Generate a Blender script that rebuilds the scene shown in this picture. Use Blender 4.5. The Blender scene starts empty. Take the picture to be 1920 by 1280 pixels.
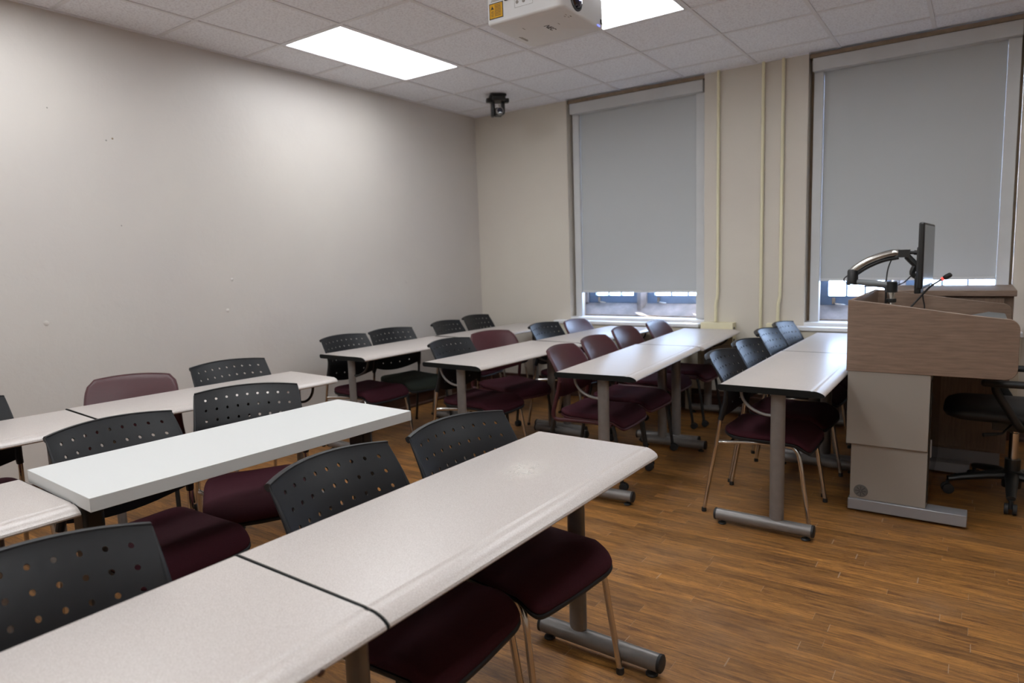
import bpy, bmesh, math, random
from mathutils import Vector, Matrix
PI = math.pi
random.seed(4)
col = bpy.context.scene.collection
H = 2.89                      # ceiling height
G = 0.6096                    # ceiling grid
GX, GY = 1.071, -1.518        # a grid crossing
RX, RY = 7.4, -8.6            # room extents (x 0..RX, y RY..0)

# ------------------------------------------------------------------ materials
def srgb(r, g, b):
    def f(c):
        c /= 255.0
        return c / 12.92 if c <= .04045 else ((c + .055) / 1.055) ** 2.4
    return (f(r), f(g), f(b), 1)
def base(name):
    m = bpy.data.materials.new(name); m.use_nodes = True
    nt = m.node_tree; b = nt.nodes['Principled BSDF']
    return m, nt, b
def N(nt, t, **kw):
    n = nt.nodes.new(t)
    for k, v in kw.items():
        if k in n.inputs.keys() if isinstance(k, str) and hasattr(n.inputs, 'keys') else False:
            n.inputs[k].default_value = v
        else:
            setattr(n, k, v)
    return n
def plain(name, c, rough=.5, metal=0, noise=0, nscale=40, bump=0, bscale=300, spec=.5, coat=0):
    m, nt, b = base(name)
    b.inputs['Roughness'].default_value = rough
    b.inputs['Metallic'].default_value = metal
    b.inputs['Specular IOR Level'].default_value = spec
    b.inputs['Coat Weight'].default_value = coat
    tc = nt.nodes.new('ShaderNodeTexCoord')
    nz = nt.nodes.new('ShaderNodeTexNoise'); nz.inputs['Scale'].default_value = nscale; nz.inputs['Detail'].default_value = 4
    nt.links.new(tc.outputs['Object'], nz.inputs['Vector'])
    cr = nt.nodes.new('ShaderNodeValToRGB')
    k0, k1 = 1 - noise, 1 + noise
    cr.color_ramp.elements[0].position = .3; cr.color_ramp.elements[1].position = .7
    cr.color_ramp.elements[0].color = (c[0] * k0, c[1] * k0, c[2] * k0, 1)
    cr.color_ramp.elements[1].color = (min(1, c[0] * k1), min(1, c[1] * k1), min(1, c[2] * k1), 1)
    nt.links.new(nz.outputs['Fac'], cr.inputs['Fac']); nt.links.new(cr.outputs['Color'], b.inputs['Base Color'])
    if bump:
        n2 = nt.nodes.new('ShaderNodeTexNoise'); n2.inputs['Scale'].default_value = bscale; n2.inputs['Detail'].default_value = 5
        nt.links.new(tc.outputs['Object'], n2.inputs['Vector'])
        bp = nt.nodes.new('ShaderNodeBump'); bp.inputs['Strength'].default_value = bump; bp.inputs['Distance'].default_value = .004
        nt.links.new(n2.outputs['Fac'], bp.inputs['Height']); nt.links.new(bp.outputs['Normal'], b.inputs['Normal'])
    return m
def emit(name, c, s):
    m, nt, b = base(name)
    nt.nodes.remove(b)
    e = nt.nodes.new('ShaderNodeEmission'); e.inputs['Color'].default_value = c; e.inputs['Strength'].default_value = s
    nt.links.new(e.outputs[0], nt.nodes['Material Output'].inputs['Surface'])
    return m
def grainwood(name, c0, c1, stretch, rough=.45):
    m, nt, b = base(name)
    tc = nt.nodes.new('ShaderNodeTexCoord'); mp = nt.nodes.new('ShaderNodeMapping'); mp.inputs['Scale'].default_value = stretch
    nz = nt.nodes.new('ShaderNodeTexNoise'); nz.inputs['Scale'].default_value = 6; nz.inputs['Detail'].default_value = 8; nz.inputs['Roughness'].default_value = .65
    cr = nt.nodes.new('ShaderNodeValToRGB')
    cr.color_ramp.elements[0].position = .3; cr.color_ramp.elements[1].position = .72
    cr.color_ramp.elements[0].color = c0; cr.color_ramp.elements[1].color = c1
    nt.links.new(tc.outputs['Object'], mp.inputs[0]); nt.links.new(mp.outputs[0], nz.inputs['Vector'])
    nt.links.new(nz.outputs['Fac'], cr.inputs[0]); nt.links.new(cr.outputs[0], b.inputs['Base Color'])
    b.inputs['Roughness'].default_value = rough
    return m
def math_node(nt, op, a=None, b=None):
    n = nt.nodes.new('ShaderNodeMath'); n.operation = op
    for i, v in enumerate((a, b)):
        if v is None: continue
        if isinstance(v, (int, float)): n.inputs[i].default_value = v
        else: nt.links.new(v, n.inputs[i])
    return n.outputs[0]
def floor_material():
    m, nt, b = base('oak_strip_floor')
    L = nt.links.new
    tc = nt.nodes.new('ShaderNodeTexCoord'); sp = nt.nodes.new('ShaderNodeSeparateXYZ'); L(tc.outputs['Object'], sp.inputs[0])
    W = .0572
    row = math_node(nt, 'FLOOR', math_node(nt, 'DIVIDE', sp.outputs['Y'], W))
    wn = nt.nodes.new('ShaderNodeTexWhiteNoise'); wn.noise_dimensions = '1D'; L(row, wn.inputs['W'])
    xo = math_node(nt, 'ADD', math_node(nt, 'DIVIDE', sp.outputs['X'], .78), math_node(nt, 'MULTIPLY', wn.outputs['Value'], 7.3))
    # uneven lengths: bend x before cutting
    bend = math_node(nt, 'MULTIPLY', math_node(nt, 'SINE', math_node(nt, 'MULTIPLY', xo, 4.1)), .18)
    xb = math_node(nt, 'ADD', xo, bend)
    idx = math_node(nt, 'FLOOR', xb)
    cv = nt.nodes.new('ShaderNodeCombineXYZ'); L(idx, cv.inputs[0]); L(row, cv.inputs[1])
    w2 = nt.nodes.new('ShaderNodeTexWhiteNoise'); w2.noise_dimensions = '2D'; L(cv.outputs[0], w2.inputs['Vector'])
    # grain: stretched noise offset per board
    off = nt.nodes.new('ShaderNodeVectorMath'); off.operation = 'SCALE'; L(w2.outputs['Color'], off.inputs[0]); off.inputs['Scale'].default_value = 40
    ad = nt.nodes.new('ShaderNodeVectorMath'); ad.operation = 'ADD'; L(tc.outputs['Object'], ad.inputs[0]); L(off.outputs[0], ad.inputs[1])
    def streak(sx, sy, scale, detail, dist):
        mp = nt.nodes.new('ShaderNodeMapping'); mp.inputs['Scale'].default_value = (sx, sy, 1); L(ad.outputs[0], mp.inputs[0])
        nz = nt.nodes.new('ShaderNodeTexNoise'); nz.inputs['Scale'].default_value = scale; nz.inputs['Detail'].default_value = detail
        nz.inputs['Distortion'].default_value = dist; nz.inputs['Roughness'].default_value = .6
        L(mp.outputs[0], nz.inputs['Vector']); return nz.outputs['Fac']
    g1 = streak(2.6, 24, 2.2, 8, .9)
    g2 = streak(9, 95, 3, 4, .3)
    cat = streak(1.9, 13, 1.5, 3, 2.0)
    ramp = nt.nodes.new('ShaderNodeValToRGB')
    e = ramp.color_ramp.elements
    e[0].position = .28; e[0].color = srgb(100, 62, 28); e[1].position = .72; e[1].color = srgb(184, 128, 62)
    L(g1, ramp.inputs[0])
    # cathedral lines
    wv = math_node(nt, 'FRACT', math_node(nt, 'MULTIPLY', cat, 13))
    wr = nt.nodes.new('ShaderNodeValToRGB'); we = wr.color_ramp.elements
    we[0].position = 0; we[0].color = (.42, .36, .32, 1); we[1].position = .22; we[1].color = (1, 1, 1, 1)
    L(wv, wr.inputs[0])
    mx = nt.nodes.new('ShaderNodeMix'); mx.data_type = 'RGBA'; mx.blend_type = 'MULTIPLY'
    L(math_node(nt, 'MULTIPLY', g2, 1.35), mx.inputs[0]); L(ramp.outputs[0], mx.inputs[6]); L(wr.outputs[0], mx.inputs[7])
    # board to board
    tone = nt.nodes.new('ShaderNodeMapRange'); L(w2.outputs['Value'], tone.inputs[0]); tone.inputs[3].default_value = .62; tone.inputs[4].default_value = 1.12
    fine = nt.nodes.new('ShaderNodeMapRange'); L(g2, fine.inputs[0]); fine.inputs[1].default_value = .3; fine.inputs[2].default_value = .7; fine.inputs[3].default_value = .78; fine.inputs[4].default_value = 1.14
    hs = nt.nodes.new('ShaderNodeVectorMath'); hs.operation = 'SCALE'; L(mx.outputs[2], hs.inputs[0]); L(math_node(nt, 'MULTIPLY', tone.outputs[0], fine.outputs[0]), hs.inputs['Scale'])
    # seams: pale dusty butt joints and thin long seams
    fy = math_node(nt, 'FRACT', math_node(nt, 'DIVIDE', sp.outputs['Y'], W))
    ey = math_node(nt, 'LESS_THAN', math_node(nt, 'ABSOLUTE', math_node(nt, 'SUBTRACT', fy, .5)), .486)
    fx = math_node(nt, 'FRACT', xb)
    ex = math_node(nt, 'GREATER_THAN', math_node(nt, 'ABSOLUTE', math_node(nt, 'SUBTRACT', fx, .5)), .4988)
    dark = nt.nodes.new('ShaderNodeMix'); dark.data_type = 'RGBA'
    L(ey, dark.inputs[0]); dark.inputs[6].default_value = srgb(96, 66, 44); L(hs.outputs[0], dark.inputs[7])
    jt = nt.nodes.new('ShaderNodeMix'); jt.data_type = 'RGBA'
    L(math_node(nt, 'MULTIPLY', ex, .7), jt.inputs[0]); L(dark.outputs[2], jt.inputs[6]); jt.inputs[7].default_value = srgb(165, 140, 118)
    # worn pale scuffs
    sc = nt.nodes.new('ShaderNodeTexNoise'); sc.inputs['Scale'].default_value = 1.7; sc.inputs['Detail'].default_value = 9; sc.inputs['Roughness'].default_value = .7
    L(tc.outputs['Object'], sc.inputs['Vector'])
    sr = nt.nodes.new('ShaderNodeValToRGB'); sr.color_ramp.elements[0].position = .5; sr.color_ramp.elements[1].position = .78
    sr.color_ramp.elements[0].color = (0, 0, 0, 1); sr.color_ramp.elements[1].color = (.35, .35, .35, 1)
    L(sc.outputs['Fac'], sr.inputs[0])
    wm = nt.nodes.new('ShaderNodeMix'); wm.data_type = 'RGBA'
    L(sr.outputs[0], wm.inputs[0]); L(jt.outputs[2], wm.inputs[6]); wm.inputs[7].default_value = srgb(160, 128, 100)
    L(wm.outputs[2], b.inputs['Base Color'])
    rr = nt.nodes.new('ShaderNodeMapRange'); L(sc.outputs['Fac'], rr.inputs[0]); rr.inputs[3].default_value = .38; rr.inputs[4].default_value = .62
    L(rr.outputs[0], b.inputs['Roughness'])
    bp = nt.nodes.new('ShaderNodeBump'); bp.inputs['Strength'].default_value = .25; bp.inputs['Distance'].default_value = .001
    L(g2, bp.inputs['Height']); L(bp.outputs[0], b.inputs['Normal'])
    return m
def laminate():
    m, nt, b = base('speckled_laminate'); L = nt.links.new
    tc = nt.nodes.new('ShaderNodeTexCoord')
    n1 = nt.nodes.new('ShaderNodeTexNoise'); n1.inputs['Scale'].default_value = 520; n1.inputs['Detail'].default_value = 2
    n2 = nt.nodes.new('ShaderNodeTexNoise'); n2.inputs['Scale'].default_value = 5; n2.inputs['Detail'].default_value = 4
    for n in (n1, n2): L(tc.outputs['Object'], n.inputs['Vector'])
    r1 = nt.nodes.new('ShaderNodeValToRGB'); e = r1.color_ramp.elements
    e[0].position = .36; e[0].color = srgb(176, 166, 161); e[1].position = .64; e[1].color = srgb(204, 197, 193)
    L(n1.outputs['Fac'], r1.inputs[0])
    r2 = nt.nodes.new('ShaderNodeValToRGB'); r2.color_ramp.elements[0].color = (.93, .93, .93, 1); r2.color_ramp.elements[1].color = (1, 1, 1, 1)
    L(n2.outputs['Fac'], r2.inputs[0])
    mx = nt.nodes.new('ShaderNodeMix'); mx.data_type = 'RGBA'; mx.blend_type = 'MULTIPLY'; mx.inputs[0].default_value = 1
    L(r1.outputs[0], mx.inputs[6]); L(r2.outputs[0], mx.inputs[7]); L(mx.outputs[2], b.inputs['Base Color'])
    b.inputs['Roughness'].default_value = .33; b.inputs['Specular IOR Level'].default_value = .5
    bp = nt.nodes.new('ShaderNodeBump'); bp.inputs['Strength'].default_value = .12; bp.inputs['Distance'].default_value = .0006
    L(n1.outputs['Fac'], bp.inputs['Height']); L(bp.outputs[0], b.inputs['Normal'])
    return m
def plaster(name, c, c2, marks=False):
    m, nt, b = base(name); L = nt.links.new
    tc = nt.nodes.new('ShaderNodeTexCoord')
    n1 = nt.nodes.new('ShaderNodeTexNoise'); n1.inputs['Scale'].default_value = .8; n1.inputs['Detail'].default_value = 6
    L(tc.outputs['Object'], n1.inputs['Vector'])
    r = nt.nodes.new('ShaderNodeValToRGB'); r.color_ramp.elements[0].position = .35; r.color_ramp.elements[1].position = .65
    r.color_ramp.elements[0].color = c; r.color_ramp.elements[1].color = c2
    L(n1.outputs['Fac'], r.inputs[0]); L(r.outputs[0], b.inputs['Base Color'])
    b.inputs['Roughness'].default_value = .42 if marks else .55
    b.inputs['Specular IOR Level'].default_value = .35
    n2 = nt.nodes.new('ShaderNodeTexNoise'); n2.inputs['Scale'].default_value = 7; n2.inputs['Detail'].default_value = 9; n2.inputs['Roughness'].default_value = .62
    L(tc.outputs['Object'], n2.inputs['Vector'])
    v = nt.nodes.new('ShaderNodeTexVoronoi'); v.inputs['Scale'].default_value = 1.6; L(tc.outputs['Object'], v.inputs['Vector'])
    vr = nt.nodes.new('ShaderNodeMapRange'); L(v.outputs['Distance'], vr.inputs[0]); vr.inputs[1].default_value = 0; vr.inputs[2].default_value = .035; vr.inputs[3].default_value = .25; vr.inputs[4].default_value = 0
    h = math_node(nt, 'ADD', n2.outputs['Fac'], vr.outputs[0])
    bp = nt.nodes.new('ShaderNodeBump'); bp.inputs['Strength'].default_value = .45; bp.inputs['Distance'].default_value = .008
    L(h, bp.inputs['Height']); L(bp.outputs[0], b.inputs['Normal'])
    return m
def ceiling_tile():
    m, nt, b = base('mineral_ceiling_tile'); L = nt.links.new
    tc = nt.nodes.new('ShaderNodeTexCoord')
    n1 = nt.nodes.new('ShaderNodeTexNoise'); n1.inputs['Scale'].default_value = 75; n1.inputs['Detail'].default_value = 5; n1.inputs['Roughness'].default_value = .7
    L(tc.outputs['Object'], n1.inputs['Vector'])
    r = nt.nodes.new('ShaderNodeValToRGB'); e = r.color_ramp.elements
    e[0].position = .38; e[0].color = srgb(222, 222, 229); e[1].position = .52; e[1].color = srgb(243, 245, 251)
    L(n1.outputs['Fac'], r.inputs[0]); L(r.outputs[0], b.inputs['Base Color'])
    b.inputs['Roughness'].default_value = .9
    bp = nt.nodes.new('ShaderNodeBump'); bp.inputs['Strength'].default_value = .3; bp.inputs['Distance'].default_value = .002
    L(n1.outputs['Fac'], bp.inputs['Height']); L(bp.outputs[0], b.inputs['Normal'])
    return m
def thin_glass():
    m, nt, b = base('window_glass'); nt.nodes.remove(b)
    t = nt.nodes.new('ShaderNodeBsdfTransparent'); g = nt.nodes.new('ShaderNodeBsdfGlossy'); g.inputs['Roughness'].default_value = .02
    mx = nt.nodes.new('ShaderNodeMixShader'); mx.inputs[0].default_value = .06
    nt.links.new(t.outputs[0], mx.inputs[1]); nt.links.new(g.outputs[0], mx.inputs[2]); nt.links.new(mx.outputs[0], nt.nodes['Material Output'].inputs[0])
    return m

M = dict(
    floor=floor_material(), laminate=laminate(), tile=ceiling_tile(), glass=thin_glass(),
    wall_l=plaster('wall_plaster_grey', srgb(200, 194, 190), srgb(207, 201, 195), True),
    wall_b=plaster('wall_plaster_cream', srgb(204, 196, 186), srgb(209, 203, 192)),
    cream=plain('cream_paint', srgb(226, 219, 188), .45, noise=.04, nscale=6),
    cream2=plain('cream_cover_paint', srgb(205, 198, 180), .5, noise=.05, nscale=5),
    trimwhite=plain('white_trim_paint', srgb(228, 229, 232), .45, noise=.03, nscale=8),
    blindframe=plain('blind_casing', srgb(196, 197, 198), .5, noise=.04, nscale=5),
    blind=plain('blackout_blind_fabric', srgb(183, 186, 188), .8, noise=.015, nscale=500, bump=.1, bscale=900),
    grid=plain('ceiling_grid_metal', srgb(226, 226, 230), .5),
    edgewood=plain('raw_wood_batten', srgb(140, 120, 98), .7, noise=.15, nscale=20),
    stone=plain('old_window_surround', srgb(122, 116, 116), .75, noise=.25, nscale=9, bump=.4, bscale=60),
    dirt=plain('dirty_sill', srgb(130, 118, 108), .8, noise=.4, nscale=14),
    steel=plain('painted_casement', srgb(78, 92, 112), .5, noise=.08, nscale=12),
    baseb=grainwood('dark_baseboard', srgb(52, 32, 26), srgb(78, 50, 38), (1, 1, 6), .35),
    ledge=grainwood('ledge_strip', srgb(104, 70, 44), srgb(140, 98, 62), (1, 1, 6), .4),
    black=plain('black_edge', (.006, .007, .007, 1), .6, spec=.2),
    blackp=plain('black_chair_plastic', (.010, .0105, .0125, 1), .42, noise=.06, nscale=60, bump=.08, bscale=1500, spec=.32),
    blackm=plain('black_powder_coat', (.012, .012, .012, 1), .4),
    marplast=plain('maroon_chair_plastic', (.060, .015, .019, 1), .38, noise=.05, nscale=60, bump=.08, bscale=1500, spec=.4),
    pad=plain('maroon_upholstery', (.042, .0075, .0135, 1), .85, noise=.25, nscale=500, bump=.4, bscale=900, spec=.2),
    padg=plain('dark_green_upholstery', (.020, .024, .018, 1), .85, noise=.25, nscale=500, bump=.4, bscale=900, spec=.2),
    chrome=plain('chrome', (.62, .60, .58, 1), .16, 1),
    legmetal=plain('grey_powder_coat', srgb(124, 120, 118), .36, .35, noise=.06, nscale=30),
    rubber=plain('black_rubber', (.015, .015, .016, 1), .6),
    whitetop=plain('white_laminate', srgb(204, 205, 204), .45),
    
    podwood=grainwood('grey_brown_woodgrain', srgb(112, 92, 78), srgb(142, 120, 104), (1.2, 1.2, 16), .45),
    podwoodv=grainwood('grey_brown_woodgrain_upright', srgb(104, 84, 70), srgb(134, 112, 96), (16, 16, 1.2), .45),
    podgrey=plain('podium_grey_laminate', srgb(146, 139, 132), .5),
    alum=plain('podium_aluminium', srgb(150, 150, 154), .38, .3),
    vent=plain('grommet_grey', srgb(96, 94, 92), .5),
    bglass=plain('black_gloss', (.008, .008, .009, 1), .12),
    polish=plain('polished_aluminium', (.55, .53, .50, 1), .22, 1),
    screen=plain('monitor_screen', (.12, .13, .15, 1), .22),
    console=plain('console_grey', srgb(112, 116, 118), .4),
    projw=plain('projector_white', srgb(226, 228, 230), .45),
    yellow=plain('yellow_label', srgb(214, 160, 10), .5, noise=.08, nscale=120),
    ink=plain('grey_print', srgb(60, 56, 54), .6),
    inklight=plain('light_print', srgb(150, 146, 142), .6),
    lens=plain('lens_glass', (.01, .01, .03, 1), .06, coat=1),
    lensglow=emit('projector_beam_glow', (.35, .42, 1, 1), 9),
    blueled=emit('blue_led', (.12, .15, 1, 1), 3),
    redled=emit('red_led', (1, .05, .04, 1), 3.2),
    diffuser=emit('light_diffuser', (.955, .985, 1, 1), 11.1),
)

# ------------------------------------------------------------------ mesh helpers
def new_bm(): return bmesh.new()
def link(name, bm, mat, parent=None, smooth=False, loc=None, bevel=0, bseg=2, angle=35):
    me = bpy.data.meshes.new(name); bmesh.ops.recalc_face_normals(bm, faces=bm.faces[:]); bm.to_mesh(me); bm.free()
    o = bpy.data.objects.new(name, me); col.objects.link(o)
    mats = mat if isinstance(mat, (list, tuple)) else [mat]
    for m in mats: me.materials.append(m)
    if parent: o.parent = parent
    if loc: o.location = loc
    if bevel:
        md = o.modifiers.new('bevel', 'BEVEL'); md.width = bevel; md.segments = bseg; md.limit_method = 'ANGLE'; md.angle_limit = math.radians(40)
    if smooth or bevel:
        for p in me.polygons: p.use_smooth = True
        try:
            me.set_sharp_from_angle(angle=math.radians(angle))
        except Exception: pass
    return o
def tag(o, label=None, cat=None, group=None, kind=None):
    if label: o['label'] = label
    if cat: o['category'] = cat
    if group: o['group'] = group
    if kind: o['kind'] = kind
    return o
def empty(name, loc=(0, 0, 0), rz=0, **kw):
    o = bpy.data.objects.new(name, None); col.objects.link(o); o.location = loc; o.rotation_euler = (0, 0, rz)
    o.empty_display_size = .05
    return tag(o, **kw)
def box(bm, x0, x1, y0, y1, z0, z1, mi=0):
    v = [bm.verts.new(p) for p in ((x0, y0, z0), (x1, y0, z0), (x1, y1, z0), (x0, y1, z0), (x0, y0, z1), (x1, y0, z1), (x1, y1, z1), (x0, y1, z1))]
    for f in ((0, 3, 2, 1), (4, 5, 6, 7), (0, 1, 5, 4), (1, 2, 6, 5), (2, 3, 7, 6), (3, 0, 4, 7)):
        fa = bm.faces.new([v[i] for i in f]); fa.material_index = mi
    return v
def boxo(name, x0, x1, y0, y1, z0, z1, mat, parent=None, bevel=0, bseg=2):
    bm = new_bm(); box(bm, x0, x1, y0, y1, z0, z1)
    return link(name, bm, mat, parent, bevel=bevel, bseg=bseg)
def smooth_path(pts, n=8):
    P = [Vector(p) for p in pts]; out = []
    for i in range(len(P) - 1):
        p0 = P[i - 1] if i else P[i] * 2 - P[i + 1]; p1, p2 = P[i], P[i + 1]
        p3 = P[i + 2] if i + 2 < len(P) else P[i + 1] * 2 - P[i]
        for k in range(n):
            t = k / n
            out.append(.5 * ((2 * p1) + (p2 - p0) * t + (2 * p0 - 5 * p1 + 4 * p2 - p3) * t * t + (3 * p1 - p0 - 3 * p2 + p3) * t ** 3))
    out.append(P[-1]); return out
def tube(bm, pts, r, seg=12, flat=1.0, up=Vector((0, 1, 0)), caps=True, mi=0):
    P = [Vector(p) for p in pts]; n = len(P)
    rr = r if isinstance(r, (list, tuple)) else [r] * n
    rings = []; ref = None
    for i in range(n):
        t = (P[min(i + 1, n - 1)] - P[max(i - 1, 0)]).normalized()
        if ref is None:
            ref = up - t * up.dot(t)
            if ref.length < 1e-3: ref = Vector((1, 0, 0)) - t * t.x
        else: ref = ref - t * ref.dot(t)
        ref.normalize(); b = t.cross(ref)
        rings.append([bm.verts.new(P[i] + (ref * math.cos(a) + b * math.sin(a) * flat) * rr[i]) for a in [2 * PI * k / seg for k in range(seg)]])
    for i in range(n - 1):
        for k in range(seg):
            f = bm.faces.new((rings[i][k], rings[i][(k + 1) % seg], rings[i + 1][(k + 1) % seg], rings[i + 1][k])); f.material_index = mi
    if caps:
        for rg in (rings[0][::-1], rings[-1]):
            f = bm.faces.new(rg); f.material_index = mi
def tubeo(name, pts, r, mat, parent=None, seg=12, flat=1.0, up=Vector((0, 1, 0)), sm=0):
    bm = new_bm(); tube(bm, smooth_path(pts, sm) if sm else pts, r, seg, flat, up)
    return link(name, bm, mat, parent, smooth=True)
def prism(bm, poly, axis, a0, a1, mi=0):
    """poly: 2-D outline, extruded along axis ('x','y','z') from a0 to a1."""
    def P(p, a):
        return {'x': (a, p[0], p[1]), 'y': (p[0], a, p[1]), 'z': (p[0], p[1], a)}[axis]
    A = [bm.verts.new(P(p, a0)) for p in poly]; B = [bm.verts.new(P(p, a1)) for p in poly]
    n = len(poly)
    for fa in (bm.faces.new(A), bm.faces.new(B[::-1])): fa.material_index = mi
    for i in range(n):
        f = bm.faces.new((A[i], B[i], B[(i + 1) % n], A[(i + 1) % n])); f.material_index = mi
def lathe(bm, prof, c, axis='z', seg=20, mi=0):
    rings = []
    for (r, h) in prof:
        ring = []
        for k in range(seg):
            a = 2 * PI * k / seg; u, w = r * math.cos(a), r * math.sin(a)
            p = {'z': (u, w, h), 'x': (h, u, w), 'y': (u, h, w)}[axis]
            ring.append(bm.verts.new((c[0] + p[0], c[1] + p[1], c[2] + p[2])))
        rings.append(ring)
    for i in range(len(rings) - 1):
        for k in range(seg):
            f = bm.faces.new((rings[i][k], rings[i][(k + 1) % seg], rings[i + 1][(k + 1) % seg], rings[i + 1][k])); f.material_index = mi
    for rg in (rings[0][::-1], rings[-1]):
        f = bm.faces.new(rg); f.material_index = mi
def lattice_copy(root, loc, rz):
    r = root.copy(); col.objects.link(r); r.location = loc; r.rotation_euler = (0, 0, rz)
    for ch in list(root.children):
        c = ch.copy(); col.objects.link(c); c.parent = r
        for g in list(ch.children):
            d = g.copy(); col.objects.link(d); d.parent = c
    return r

# ------------------------------------------------------------------ room shell
S = 'structure'
def struct(o): return tag(o, kind=S)
struct(boxo('floor', 0, RX, RY, 0, -.06, 0, M['floor']))
struct(boxo('wall_left', -.15, 0, RY - .15, .5, -.06, 3.3, M['wall_l']))
struct(boxo('wall_right', RX, RX + .15, RY - .15, .5, -.06, 3.3, M['wall_b']))
struct(boxo('wall_front', 0, RX, RY - .15, RY, -.06, 3.3, M['wall_b']))
W1 = (1.118, 2.474); W2 = (3.296, 4.640)
ZS = .80; D = .42
bm = new_bm()
for x0, x1 in ((0, W1[0]), (W1[1], W2[0]), (W2[1], RX)): box(bm, x0, x1, 0, D, -.06, 3.3)
for w in (W1, W2):
    box(bm, w[0], w[1], 0, D, -.06, ZS - .03); box(bm, w[0], w[1], 0, D, H + .012, 3.3)
bmesh.ops.remove_doubles(bm, verts=bm.verts[:], dist=1e-5)
struct(link('wall_back', bm, M['wall_b']))

# ceiling: tiles in the grid, gaps where the lights sit
lights_ij = [(i, j) for j in (-2, -6, -10) for i in (-1, 2, 5)]
taken = set()
for i, j in lights_ij: taken |= {(i, j), (i, j + 1)}
bm = new_bm()
xs = [0] + [GX + k * G for k in range(-1, 12) if 0 < GX + k * G < RX] + [RX]
ys = [0] + [GY + k * G for k in range(2, -13, -1) if RY < GY + k * G < 0] + [RY]
for a in range(len(xs) - 1):
    for b_ in range(len(ys) - 1):
        cx, cy = (xs[a] + xs[a + 1]) / 2, (ys[b_] + ys[b_ + 1]) / 2
        ij = (math.floor((cx - GX) / G), math.floor((cy - GY) / G))
        if ij in taken: continue
        box(bm, xs[a] + .0005, xs[a + 1] - .0005, ys[b_ + 1] + .0005, ys[b_] - .0005, H + .006, H + .02)
box(bm, 0, RX, RY, 0, 3.2, 3.3)
ceil = struct(link('ceiling', bm, M['tile']))
bm = new_bm()
bw = .012
def clear(seg_ij): return seg_ij
for k, x in enumerate(xs):
    a0, a1 = (0, .022) if k == 0 else ((-.022, 0) if k == len(xs) - 1 else (-bw, bw))
    box(bm, x + a0, x + a1, RY, 0, H, H + .0055)
for k, y in enumerate(ys):
    if k == 0: continue
    a0, a1 = (0, .022) if k == len(ys) - 1 else (-bw, bw)
    for a in range(len(xs) - 1):
        ij0 = (math.floor(((xs[a] + xs[a + 1]) / 2 - GX) / G), round((y - GY) / G))
        if (ij0[0], ij0[1]) in taken and (ij0[0], ij0[1] - 1) in taken: continue
        box(bm, xs[a] + (bw if a else .022), xs[a + 1] - bw, y + a0, y + a1, H + .0008, H + .0055)
for (x0, x1) in ((0, W1[0]), (W1[1], W2[0]), (W2[1], RX)): box(bm, x0, x1, -.018, 0, H - .004, H + .0055)
link('ceiling_grid', bm, M['grid'], ceil)

# baseboards
def baseboard(name, along, a0, a1, flip=1):
    bm = new_bm()
    prof = [(0, 0), (.030, 0), (.030, .018), (.018, .030), (.018, .125), (.028, .130), (.028, .142), (.012, .150), (.012, .172), (0, .178)]
    if along == 'y': prism(bm, [(p[0], p[1]) for p in prof], 'y', a0, a1)
    else: prism(bm, [(-p[0], p[1]) for p in prof], 'x', a0, a1)
    return struct(link(name, bm, M['baseb']))
b1 = baseboard('baseboard_left', 'y', RY, -.001)
bm = new_bm(); prism(bm, [(.002, .1425), (.0285, .1425), (.0285, .148), (.013, .152), (.002, .152)], 'y', RY, -.03); link('cap_strip', bm, M['ledge'], b1)
baseboard('baseboard_back', 'x', .031, RX)

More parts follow.
